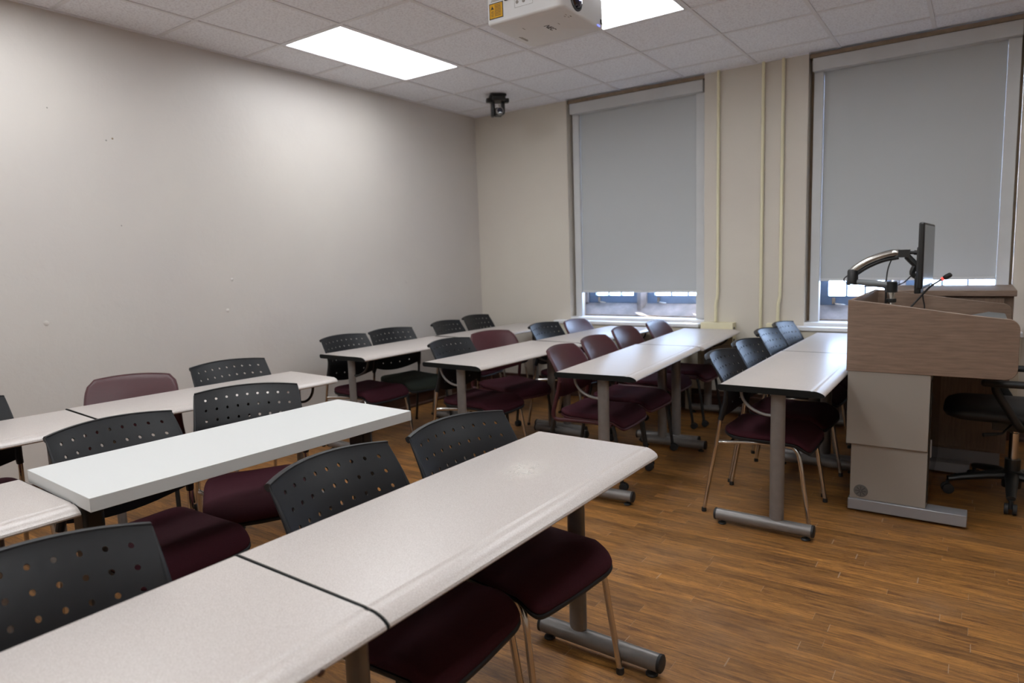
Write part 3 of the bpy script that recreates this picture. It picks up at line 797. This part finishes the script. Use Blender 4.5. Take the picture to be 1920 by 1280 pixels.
chairs = [
    ('b', 3.195, -4.535, 4, B + 'at the near half of the scuffed foreground table'),
    ('b', 3.232, -4.062, -6, B + 'at the far half of the scuffed foreground table'),
    ('b', 3.170, -5.315, -8, B + 'large in the bottom left corner, its holes showing dark seats behind'),
    ('b', 2.072, -4.632, 2, B + 'behind the near end of the white table'),
    ('b', 1.893, -4.105, -31, B + 'turned askew behind the far end of the white table'),
    ('b', 1.040, -3.565, -8, B + 'by the left wall at the table with the maroon chair'),
    ('b', .968, -4.850, 0, B + 'cut off by the left edge of the picture, against the left wall'),
    ('b', .608, -2.285, -1, B + 'with maroon seat, first from the aisle by the left wall'),
    ('g', .600, -1.794, -8, B + 'with dark green seat and black legs, second along the left wall'),
    ('b', .622, -1.050, 6, B + 'third from the aisle by the left wall, low behind the corner table'),
    ('b', .500, -.455, 3, B + 'in the far corner of the room where the walls meet'),
    ('b', 1.632, -2.200, 1, B + 'at the aisle end of the second far row'),
    ('b', 1.650, -.990, -1, B + 'alone between two maroon chairs in the second far row'),
    ('b', 3.532, -2.115, 0, B + 'first of the four left of the podium, closest to the aisle'),
    ('b', 3.521, -1.600, -3, B + 'second of the four left of the podium, bright dots through its back'),
    ('b', 3.475, -.940, -2, B + 'third of the four left of the podium, shining blue from the window'),
    ('b', 3.470, -.430, -2, B + 'fourth of the four left of the podium, closest to the window wall'),
    ('m', .880, -4.146, -32, 'maroon plastic chair against the left wall, beside a black chair in the foreground rows'),
    ('m', 1.490, -1.605, -18, 'maroon plastic chair angled toward the aisle in the second far row'),
    ('m', 1.665, -.470, -2, 'maroon plastic chair below the left window in the second far row'),
    ('m', 2.497, -2.090, 3, 'maroon plastic chair at the aisle end of the third far row, casters in view'),
    ('m', 2.455, -1.575, 0, 'maroon plastic chair second from the aisle in the third far row'),
    ('m', 2.372, -.938, 0, 'maroon plastic chair third from the aisle, halfway along the window-lit table'),
    ('m', 2.425, -.408, 0, 'maroon plastic chair closest to the sill in the third far row'),
]
for k, x, y, a, lab in chairs:
    c_ = place(k, x, y, a, lab, gm if k == 'm' else gb)
    if k == 'm' and x < 1: c_.scale.z = .975      # glides worn down

# ------------------------------------------------------------------ podium
def podium():
    X0, X1, Y0, Y1 = 3.905, 4.612, -1.985, -.945
    r = empty('podium', (X0, Y0, 0), label='grey-brown woodgrain teaching podium on a pale grey column with metal feet', cat='podium')
    dY = Y1 - Y0; dX = X1 - X0
    def side(y0, y1):
        # outline in x,z ; right side lower with rounded corners
        zt0, zt1, zb = 1.118, 1.034, .752
        poly = [(0, zb), (0, zt0)]
        for k in range(1, 13):
            t = k / 13; x = t * (dX - .05); poly.append((x, zt0 - (zt0 - zt1) * (t * t * (3 - 2 * t) * .25 + t * .75)))
        rr = .05
        for k in range(7):
            a = PI / 2 - PI / 2 * k / 6; poly.append((dX - rr + rr * math.cos(a), zt1 - rr + rr * math.sin(a)))
        for k in range(7):
            a = -PI / 2 * k / 6; poly.append((dX - rr + rr * math.cos(a), zb + rr + rr * math.sin(a)))
        bm = new_bm(); prism(bm, poly, 'y', y0, y1); return bm
    link('side_panel', side(0, .022), M['podwood'], r, bevel=.002)
    link('side_panel', side(dY - .022, dY), M['podwood'], r, bevel=.002)
    boxo('front_panel', .001, .022, .0225, dY - .0225, .752, 1.117, M['podwoodv'], r, bevel=.002)
    boxo('work_surface', .0225, dX - .06, .0225, dY - .0225, .905, .93, M['podwood'], r)
    boxo('underside_panel', .0225, dX - .05, .0225, dY - .0225, .756, .772, M['podgrey'], r)
    # column
    boxo('upper_shroud', .008, .372, .004, dY - .004, .368, .7515, M['podgrey'], r, bevel=.002)
    boxo('lower_shroud', .030, .372, .022, dY - .022, .072, .367, M['podgrey'], r, bevel=.002)
    boxo('glass_door', .373, .379, .03, dY - .03, .10, .72, M['bglass'], r, bevel=.001)
    g = boxo('door_handle', .380, .386, .05, .062, .33, .42, M['alum'], r)
    for y in (.012, dY - .112):
        f = boxo('foot', .022, .545, y, y + .100, .012, .071, M['alum'], r, bevel=.004)
        bm = new_bm()
        for x in (.07, .49): lathe(bm, [(.022, 0), (.022, .008), (.01, .012)], (x, y + .05, 0), 'z', 14)
        link('glide', bm, M['rubber'], f, smooth=True)
    # round vent grommet on the near side
    bm = new_bm(); lathe(bm, [(.031, -.0045), (.033, -.002), (.033, 0)], (.082, .0215, .115), 'y', 28); v = link('vent_grommet', bm, M['vent'], r, smooth=True)
    bm = new_bm()
    for k in range(8):
        a = PI * 2 * k / 8
        p = Vector((.082, .0168, .115)); d = Vector((math.cos(a), 0, math.sin(a)))
        tube(bm, [p + d * .004, p + d * .027], .0013, 6, up=Vector((0, 1, 0)))
    link('vent_slot', bm, M['blackm'], v)
    return r
podium()

# control console with slotted end, on the podium surface
r = empty('control_console', (4.40, -1.42, .9305), label='grey sloping control console with black slots, set in the podium top', cat='console')
bm = new_bm(); prism(bm, [(-.14, 0), (.155, 0), (.186, .028), (.176, .062), (.10, .070), (-.14, .012)], 'y', -.26, .26); link('body', bm, M['console'], r, bevel=.006)
for x in (.118, .140, .162):
    boxo('slot', x - .004, x + .004, -.24, -.15, .0665 - (x - .10) * .106, .0715 - (x - .10) * .10, M['blackm'], r)
bm = new_bm(); lathe(bm, [(.009, 0), (.008, .006), (.003, .009)], (.06, -.19, .0605), 'z', 14); link('knob', bm, M['polish'], r, smooth=True)

# gooseneck microphone
r = empty('gooseneck_microphone', (4.085, -1.62, .9305), label='slim black gooseneck microphone with a glowing red ring on the podium', cat='microphone')
bm = new_bm(); lathe(bm, [(.03, 0), (.03, .008), (.012, .014), (.008, .03)], (0, 0, 0), 'z', 18); link('base', bm, M['blackm'], r, smooth=True)
pts = [(0, 0, .028), (.055, 0, .105), (.115, 0, .185), (.155, 0, .235), (.190, 0, .262), (.205, 0, .272)]
bm = new_bm(); tube(bm, smooth_path(pts, 6), .0052, 10); link('neck', bm, M['blackm'], r, smooth=True)
d = Vector((.82, 0, .56)).normalized(); p = Vector((.205, 0, .272))
bm = new_bm(); tube(bm, [p, p + d * .008], .0095, 14); link('light_ring', bm, M['redled'], r, smooth=True)
bm = new_bm(); tube(bm, [p + d * .0085, p + d * .014, p + d * .026, p + d * .044, p + d * .050], [.008, .0125, .0135, .0125, .007], 14); link('windscreen', bm, M['rubber'], r, smooth=True)

# monitor arm and monitor
r = empty('monitor_mount', (4.035, -1.32, .9305), label='polished curved monitor arm clamped in the podium, cables hanging from it', cat='monitor mount')
bm = new_bm(); lathe(bm, [(.05, 0), (.05, .008), (.024, .012), (.019, .02), (.019, .245)], (0, 0, 0), 'z', 22); link('pole', bm, M['polish'], r, smooth=True)
bm = new_bm(); lathe(bm, [(.024, .13), (.026, .132), (.026, .15), (.024, .152)], (0, 0, 0), 'z', 22); link('collar', bm, M['blackm'], r, smooth=True)
bm = new_bm(); lathe(bm, [(.028, .188), (.030, .190), (.030, .245), (.024, .25)], (0, 0, 0), 'z', 22); link('collar', bm, M['blackm'], r, smooth=True)
bm = new_bm(); tube(bm, smooth_path([(.012, 0, .232), (-.05, 0, .236), (-.14, 0, .246), (-.205, 0, .250)], 5), .019, 14, flat=.95, up=Vector((0, 1, 0))); link('lower_arm', bm, M['console'], r, smooth=True)
bm = new_bm(); lathe(bm, [(.026, .235), (.030, .238), (.030, .315), (.024, .325)], (-.205, 0, 0), 'z', 20); link('elbow', bm, M['blackm'], r, smooth=True)
bm = new_bm(); tube(bm, smooth_path([(-.212, 0, .300), (-.195, 0, .325), (-.12, 0, .375), (-.03, 0, .408), (.035, 0, .418)], 6), [.020] * 3 + [.024] * 19 + [.020] * 3, 14, flat=.9, up=Vector((0, 1, 0))); link('upper_arm', bm, M['polish'], r, smooth=True)
bm = new_bm(); tube(bm, smooth_path([(-.200, 0, .285), (-.13, 0, .335), (-.05, 0, .372), (.03, 0, .388)], 5), .011, 10, flat=1, up=Vector((0, 1, 0))); box(bm, .028, .085, -.022, .022, .388, .432); link('arm_spring_cover', bm, M['blackm'], r, smooth=True)
bm = new_bm(); tube(bm, [(.085, 0, .414), (.105, 0, .414)], .010, 10); tube(bm, [(.105, 0, .414), (.125, 0, .412)], .014, 10); tube(bm, smooth_path([(.07, 0, .395), (.11, 0, .350), (.135, 0, .33)], 4), .018, 8); tube(bm, smooth_path([(.115, 0, .345), (.10, 0, .295), (.14, 0, .265)], 4), .015, 8)
link('tilt_head', bm, M['blackm'], r, smooth=True)
for pts in ([(-.22, .01, .30), (-.255, .015, .262), (-.21, .02, .226), (-.08, .02, .220), (-.03, .015, .195), (-.028, .01, .05)],
            [(-.0, .012, .395), (-.022, .012, .33), (-.030, .012, .25), (-.032, .01, .06)],
            [(.13, .01, .33), (.10, .02, .29), (.06, .03, .245), (.02, .03, .225)],
            [(.15, .02, .24), (.155, .02, .16), (.165, .02, .10), (.155, .02, .03)]):
    bm = new_bm(); tube(bm, smooth_path(pts, 8), .0035, 8, up=Vector((0, 1, 0))); link('cable', bm, M['rubber'], r, smooth=True)
r = empty('monitor', (4.205, -1.44, 1.155), math.radians(-2.0), label='black flat monitor seen edge-on above the podium, on the curved arm', cat='monitor')
bm = new_bm(); box(bm, -.012, .014, -.27, .27, 0, .345); link('casing', bm, M['blackm'], r, bevel=.008, bseg=3)
boxo('screen', .0142, .0155, -.258, .258, .018, .332, M['screen'], r)
boxo('mount_plate', -.030, -.0125, -.05, .05, .10, .265, M['blackm'], r, bevel=.003)
boxo('rear_housing', -.028, -.0125, -.16, -.055, .05, .22, M['blackm'], r, bevel=.006)
boxo('speaker_bar', -.045, -.0125, -.06, .06, -.035, .06, M['blackm'], r, bevel=.006)

# equipment cabinet behind the podium
X0, X1, Y0, Y1 = 3.965, 4.628, -.83, -.135
r = empty('equipment_cabinet', (X0, Y0, 0), label='tall grey-brown woodgrain cabinet between the podium and the window', cat='cabinet')
dX, dY = X1 - X0, Y1 - Y0
boxo('body', 0, dX - .004, .02, dY, .10, 1.066, M['podwoodv'], r, bevel=.002)
boxo('top_board', -.012, dX + .008, -.012, dY, 1.0665, 1.102, M['podwood'], r, bevel=.003)
boxo('door', .004, dX - .05, 0, .0195, .12, 1.055, M['podwoodv'], r, bevel=.002)
boxo('plinth', .03, dX - .03, .04, dY - .02, .012, .0995, M['alum'], r)

# ------------------------------------------------------------------ office chair
r = empty('office_chair', (4.640, -1.335, 0), math.radians(0), label='black swivel office chair on a five-star wheeled base, in shadow behind the podium', cat='chair')
bm = new_bm(); lathe(bm, [(.035, .055), (.045, .06), (.045, .15), (.036, .155), (.036, .215)], (0, 0, 0), 'z', 20); link('hub', bm, M['blackm'], r, smooth=True)
bm = new_bm(); lathe(bm, [(.022, .2155), (.022, .36), (.014, .361), (.014, .40)], (0, 0, 0), 'z', 20); link('gas_lift', bm, M['chrome'], r, smooth=True)
for k in range(5):
    a = math.radians(-92 + 72 * k); d = Vector((math.cos(a), math.sin(a), 0)); s = Vector((-d.y, d.x, 0))
    bm = new_bm(); tube(bm, [d * .03 + Vector((0, 0, .125)), d * .12 + Vector((0, 0, .118)), d * .24 + Vector((0, 0, .098)), d * .30 + Vector((0, 0, .084))], [.034, .030, .024, .020], 12, flat=.75, up=s)
    l = link('leg', bm, M['blackm'], r, smooth=True)
    bm = new_bm(); c = d * .30
    for q in (-1, 1):
        cc = c + s * q * .018 + Vector((0, 0, .029))
        tube(bm, [cc - s * .010, cc - s * .008, cc + s * .008, cc + s * .010], [.022, .028, .028, .022], 18, up=Vector((0, 0, 1)))
    tube(bm, [c + Vector((0, 0, .03)), c + Vector((0, 0, .075))], .010, 8)
    link('caster', bm, M['rubber'], l, smooth=True)
def cushion(bm, hx, hy, hz, c, e=.35, n=36):
    rings = []
    for q in range(9):
        t = -PI / 2 + PI * q / 8; kk = max(.02, math.cos(t)) ** .45; z = c[2] + hz * math.sin(t)
        rings.append([bm.verts.new((c[0] + hx * kk * math.copysign(abs(math.cos(a)) ** e, math.cos(a)), c[1] + hy * kk * math.copysign(abs(math.sin(a)) ** e, math.sin(a)), z)) for a in [2 * PI * k / n for k in range(n)]])
    for a in range(8):
        for k in range(n): bm.faces.new((rings[a][k], rings[a][(k + 1) % n], rings[a + 1][(k + 1) % n], rings[a + 1][k]))
    bm.faces.new(rings[0][::-1]); bm.faces.new(rings[-1])
bm = new_bm(); cushion(bm, .285, .255, .048, (-.04, 0, .487)); link('seat', bm, M['rubber'], r, smooth=True, angle=60)
bm = new_bm(); box(bm, -.10, .12, -.09, .09, .385, .44); tube(bm, [(-.02, -.09, .42), (-.06, -.22, .40), (-.14, -.27, .395)], [.006, .006, .012], 8); link('mechanism', bm, M['blackm'], r, bevel=.006)
bm = new_bm(); prism(bm, [(-.21, .58), (.21, .58), (.24, .80), (.20, 1.02), (.12, 1.05), (-.12, 1.05), (-.20, 1.02), (-.24, .80)], 'x', .235, .285); link('backrest', bm, M['rubber'], r, bevel=.018, bseg=3)
bm = new_bm(); tube(bm, smooth_path([(.08, 0, .41), (.20, 0, .43), (.275, 0, .52), (.30, 0, .70)], 5), .02, 10, up=Vector((0, 1, 0))); link('back_support', bm, M['blackm'], r, smooth=True)
for s in (-1, 1):
    bm = new_bm(); tube(bm, smooth_path([(.02, s * .10, .425), (.02, s * .25, .43), (-.02, s * .285, .50), (-.09, s * .28, .62), (-.10, s * .28, .655)], 5), .021, 10, flat=.6, up=Vector((1, 0, 0)))
    l = link('armrest', bm, M['blackm'], r, smooth=True)
    bm = new_bm(); box(bm, -.16, .13, s * .28 - .035, s * .28 + .035, .655, .685); link('arm_pad', bm, M['rubber'], l, bevel=.012)

# ------------------------------------------------------------------ projector
r = empty('projector', (2.655, -2.825, 2.50), math.radians(1.5), label='white ceiling-hung projector with a yellow warning label and glowing lens', cat='projector')
hx, hy, hz = .212, .212, .145
def rrect(hx, hy, rr, n=6):
    pts = []
    for sx, sy, a0 in ((1, 1, 0), (-1, 1, PI / 2), (-1, -1, PI), (1, -1, 3 * PI / 2)):
        for k in range(n + 1):
            a = a0 + PI / 2 * k / n; pts.append((sx * (hx - rr) + rr * math.cos(a), sy * (hy - rr) + rr * math.sin(a)))
    return pts
bm = new_bm(); rings = []
for ins, z in ((.010, 0), (.003, .004), (0, .010), (0, hz - .012), (.006, hz)):
    rings.append([bm.verts.new((x, y, z)) for x, y in rrect(hx - ins, hy - ins, .032)])
n = len(rings[0])
for a in range(4):
    for k in range(n): bm.faces.new((rings[a][k], rings[a][(k + 1) % n], rings[a + 1][(k + 1) % n], rings[a + 1][k]))
bm.faces.new(rings[0][::-1]); bm.faces.new(rings[-1])
link('casing', bm, M['projw'], r, smooth=True, angle=40)
# lens on +x face near the -y end
lb = new_bm(); lathe(lb, [(.058, .0005), (.058, .004), (.050, .006), (.046, .002)], (hx, -.085, .068), 'x', 32); L_ = link('lens_surround', lb, M['blackm'], r, smooth=True)
lb = new_bm(); lathe(lb, [(.045, .003), (.040, .012), (.022, .018), (.004, .020)], (hx, -.085, .068), 'x', 32); link('lens', lb, M['lens'], L_, smooth=True)
lb = new_bm(); lathe(lb, [(.001, .0205), (.017, .0206), (.015, .0220), (.001, .0225)], (hx, -.085, .068), 'x', 20); link('lens_glow', lb, M['lensglow'], L_, smooth=True)
boxo('sensor_window', hx, hx + .002, .165, .185, .020, .042, M['blackm'], r)
boxo('blue_indicator', hx, hx + .0015, .135, .160, .004, .010, M['blueled'], r)
lab = boxo('warning_label', -.190, -.110, -hy - .0010, -hy - .0002, .022, .094, M['ink'], r)
boxo('label_face', -.186, -.114, -hy - .0018, -hy - .0011, .026, .090, M['yellow'], lab)
bm = new_bm()
for k in range(8):
    z = .082 - k * .0068; box(bm, -.157, -.122, -hy - .0024, -hy - .0019, z, z + .0022)
for k in range(4):
    z = .055 - k * .0068; box(bm, -.178, -.163, -hy - .0024, -hy - .0019, z, z + .0022)
prism(bm, [(-.180, .066), (-.162, .066), (-.171, .082)], 'y', -hy - .0024, -hy - .0019)
link('label_print', bm, M['ink'], lab)
bm = new_bm(); box(bm, -.180, -.120, -hy - .0012, -hy - .0003, .101, .104); box(bm, -.175, -.125, -hy - .0012, -hy - .0003, .107, .109); link('model_print', bm, M['inklight'], r)
bm = new_bm()
box(bm, -.100, -.078, -hy - .010, -hy - .0002, .088, .150); link('strap_latch', bm, M['blackm'], r, bevel=.006)
bm = new_bm()
kc = (.005, .085)
for q in ((-.05, .05, .046, .0468), (-.05, .05, .1392, .14), (-.05, -.0492, .0468, .1392), (.0492, .05, .0468, .1392)):
    box(bm, kc[0] + q[0], kc[0] + q[1], -hy - .0012, -hy - .0003, q[2], q[3])
for dx, dz in ((-.036, -.02), (-.036, .02), (.036, .02), (.036, -.02), (0, .022), (0, -.022), (.018, 0), (-.018, 0), (0, 0)):
    lathe(bm, [(.0075, -.0018), (.008, -.001), (.008, -.0004)], (kc[0] + dx, -hy, kc[1] + dz + .005), 'y', 14)
link('keypad', bm, M['inklight'], r)
bm = new_bm(); lathe(bm, [(.022, -.0012), (.022, -.0003)], (.098, -hy, .112), 'y', 24); link('speaker_disc', bm, M['inklight'], r)
def text(body, parent, size, loc, mat, name):
    cu = bpy.data.curves.new(name, 'FONT'); cu.body = body; cu.size = size; cu.align_x = 'CENTER'; cu.align_y = 'CENTER'; cu.extrude = .0003
    cu.materials.append(mat); o = bpy.data.objects.new(name, cu); col.objects.link(o); o.parent = parent
    o.matrix_local = Matrix(((0, 1, 0, loc[0]), (1, 0, 0, loc[1]), (0, 0, -1, loc[2]), (0, 0, 0, 1)))
    cu.offset = .0006; cu.shear = .15
    bpy.context.view_layer.update()
    me = bpy.data.meshes.new_from_object(o.evaluated_get(bpy.context.evaluated_depsgraph_get())); mw = o.matrix_local.copy()
    bpy.data.objects.remove(o); o = bpy.data.objects.new(name, me); col.objects.link(o); o.parent = parent; o.matrix_local = mw
    return o
text('NEC', r, .040, (.02, .0, -.0006), M['ink'], 'maker_lettering')
bm = new_bm()
for x0, x1, y0, y1 in ((-.175, -.168, .02, .10), (-.165, -.161, .03, .09), (-.09, -.087, -.08, -.055), (.08, .083, -.03, -.01), (.16, .163, -.075, -.06), (.165, .168, -.11, -.095), (.150, .154, -.095, -.08), (.172, .178, -.08, -.065)):
    box(bm, x0, x1, y0, y1, -.0008, -.0001)
link('underside_print', bm, M['inklight'], r)
bm = new_bm(); tube(bm, [(0, 0, hz + .001), (0, 0, H - 2.50 - .012)], .024, 18, up=Vector((1, 0, 0))); link('mount_pole', bm, M['blindframe'], r, smooth=True)
bm = new_bm(); box(bm, -.12, .12, -.10, .10, hz + .0005, hz + .012); link('mount_plate', bm, M['blindframe'], r)
bm = new_bm(); lathe(bm, [(.07, H - 2.50 - .012), (.07, H - 2.50 - .001)], (0, 0, 0), 'z', 24); link('ceiling_plate', bm, M['blindframe'], r)

# ------------------------------------------------------------------ ceiling camera
r = empty('ceiling_camera', (.752, -.62, H - .001), math.radians(46), label='black pan and tilt camera hanging upside down from the ceiling tiles', cat='camera')
bm = new_bm(); box(bm, -.075, .075, -.075, .075, -.022, 0); link('mount_plate', bm, M['blackm'], r, bevel=.01)
bm = new_bm(); box(bm, -.062, .062, -.085, .085, -.060, -.0225); box(bm, -.105, -.0625, -.03, .03, -.068, -.030); box(bm, .0625, .105, -.03, .03, -.068, -.030); link('base_housing', bm, M['blackm'], r, bevel=.008)
bm = new_bm(); box(bm, -.062, -.030, -.04, .04, -.195, -.0605); box(bm, .034, .062, -.04, .04, -.175, -.0605); link('yoke', bm, M['blackm'], r, bevel=.012)
bm = new_bm(); tube(bm, [(-.0295, .0, -.155), (.033, .0, -.155)], .040, 24, up=Vector((0, 0, 1))); box(bm, -.028, .032, -.075, .02, -.192, -.125); hd = link('camera_head', bm, M['blackm'], r, bevel=.006)
bm = new_bm(); lathe(bm, [(.031, -.100), (.033, -.098), (.033, -.076)], (.002, 0, -.16), 'y', 24); lr = link('lens_ring', bm, M['inklight'], hd, smooth=True)
boxo('status_light', -.006, .010, -.0775, -.0755, -.121, -.100, M['inklight'], hd)
bm = new_bm(); lathe(bm, [(.002, -.104), (.026, -.102), (.026, -.0985)], (.002, 0, -.16), 'y', 24); hd2 = link('lens', bm, M['lens'], hd, smooth=True)

# small plaster scars on the left wall
def wall_mark(y, z, rr, mat):
    bm = new_bm(); lathe(bm, [(rr, .0002), (rr * .7, .0022), (rr * .15, .003)], (0, y, z), 'x', 12)
    o = link('anchor_hole_patch', bm, mat, None, smooth=True)
    return o
wl = bpy.data.objects['wall_left']
for y, z, rr, mt in ((-3.682, 2.209, .006, M['edgewood']), (-3.72, 2.194, .005, M['inklight']), (-3.681, 1.675, .004, M['inklight']), (-4.025, 2.339, .004, M['inklight']), (-3.008, 1.084, .014, M['wall_l']), (-2.954, 1.305, .012, M['wall_l']), (-4.156, 1.101, .016, M['wall_l']), (-1.156, 1.21, .012, M['wall_l'])):
    o = wall_mark(y, z, rr, mt); o.parent = wl

# ------------------------------------------------------------------ light from outside, camera
w = bpy.data.worlds.new('sky'); bpy.context.scene.world = w; w.use_nodes = True
bg = w.node_tree.nodes['Background']; bg.inputs[0].default_value = (.50, .68, 1, 1); bg.inputs[1].default_value = 28.0
sd = bpy.data.lights.new('sun', 'SUN'); sd.energy = 110; sd.angle = math.radians(.6); sd.color = (1, .96, .90)
so = bpy.data.objects.new('sun', sd); col.objects.link(so)
so.rotation_euler = Vector((.95, -.40, -.60)).to_track_quat('-Z', 'Y').to_euler()

cd = bpy.data.cameras.new('camera'); cam = bpy.data.objects.new('camera', cd); col.objects.link(cam)
yaw, pit, rol = math.radians(-35.28617), math.radians(-6.92332), math.radians(-1.90828)
F = Vector((math.sin(yaw) * math.cos(pit), math.cos(yaw) * math.cos(pit), math.sin(pit)))
Rr = Vector((math.cos(yaw), -math.sin(yaw), 0)); U = Rr.cross(F)
R2 = Rr * math.cos(rol) + U * math.sin(rol); U2 = -Rr * math.sin(rol) + U * math.cos(rol)
mt = Matrix((R2, U2, -F)).transposed().to_4x4(); mt.translation = Vector((4.4489, -5.7407, 1.3718))
cam.matrix_world = mt
cd.sensor_width = 36; cd.lens = 1241.12 / 1920 * 36
cd.clip_start = .02
cd.dof.use_dof = True; cd.dof.focus_distance = 2.35; cd.dof.aperture_fstop = 2.8; cd.dof.aperture_blades = 9
sc = bpy.context.scene
sc.camera = cam
sc.view_settings.view_transform = 'Standard'; sc.view_settings.look = 'None'; sc.view_settings.gamma = 1; sc.view_settings.exposure = 0
sc.view_settings.use_curve_mapping = False
sc.cycles.max_bounces = 8; sc.cycles.diffuse_bounces = 5; sc.cycles.sample_clamp_indirect = 6
sc.cycles.use_denoising = True
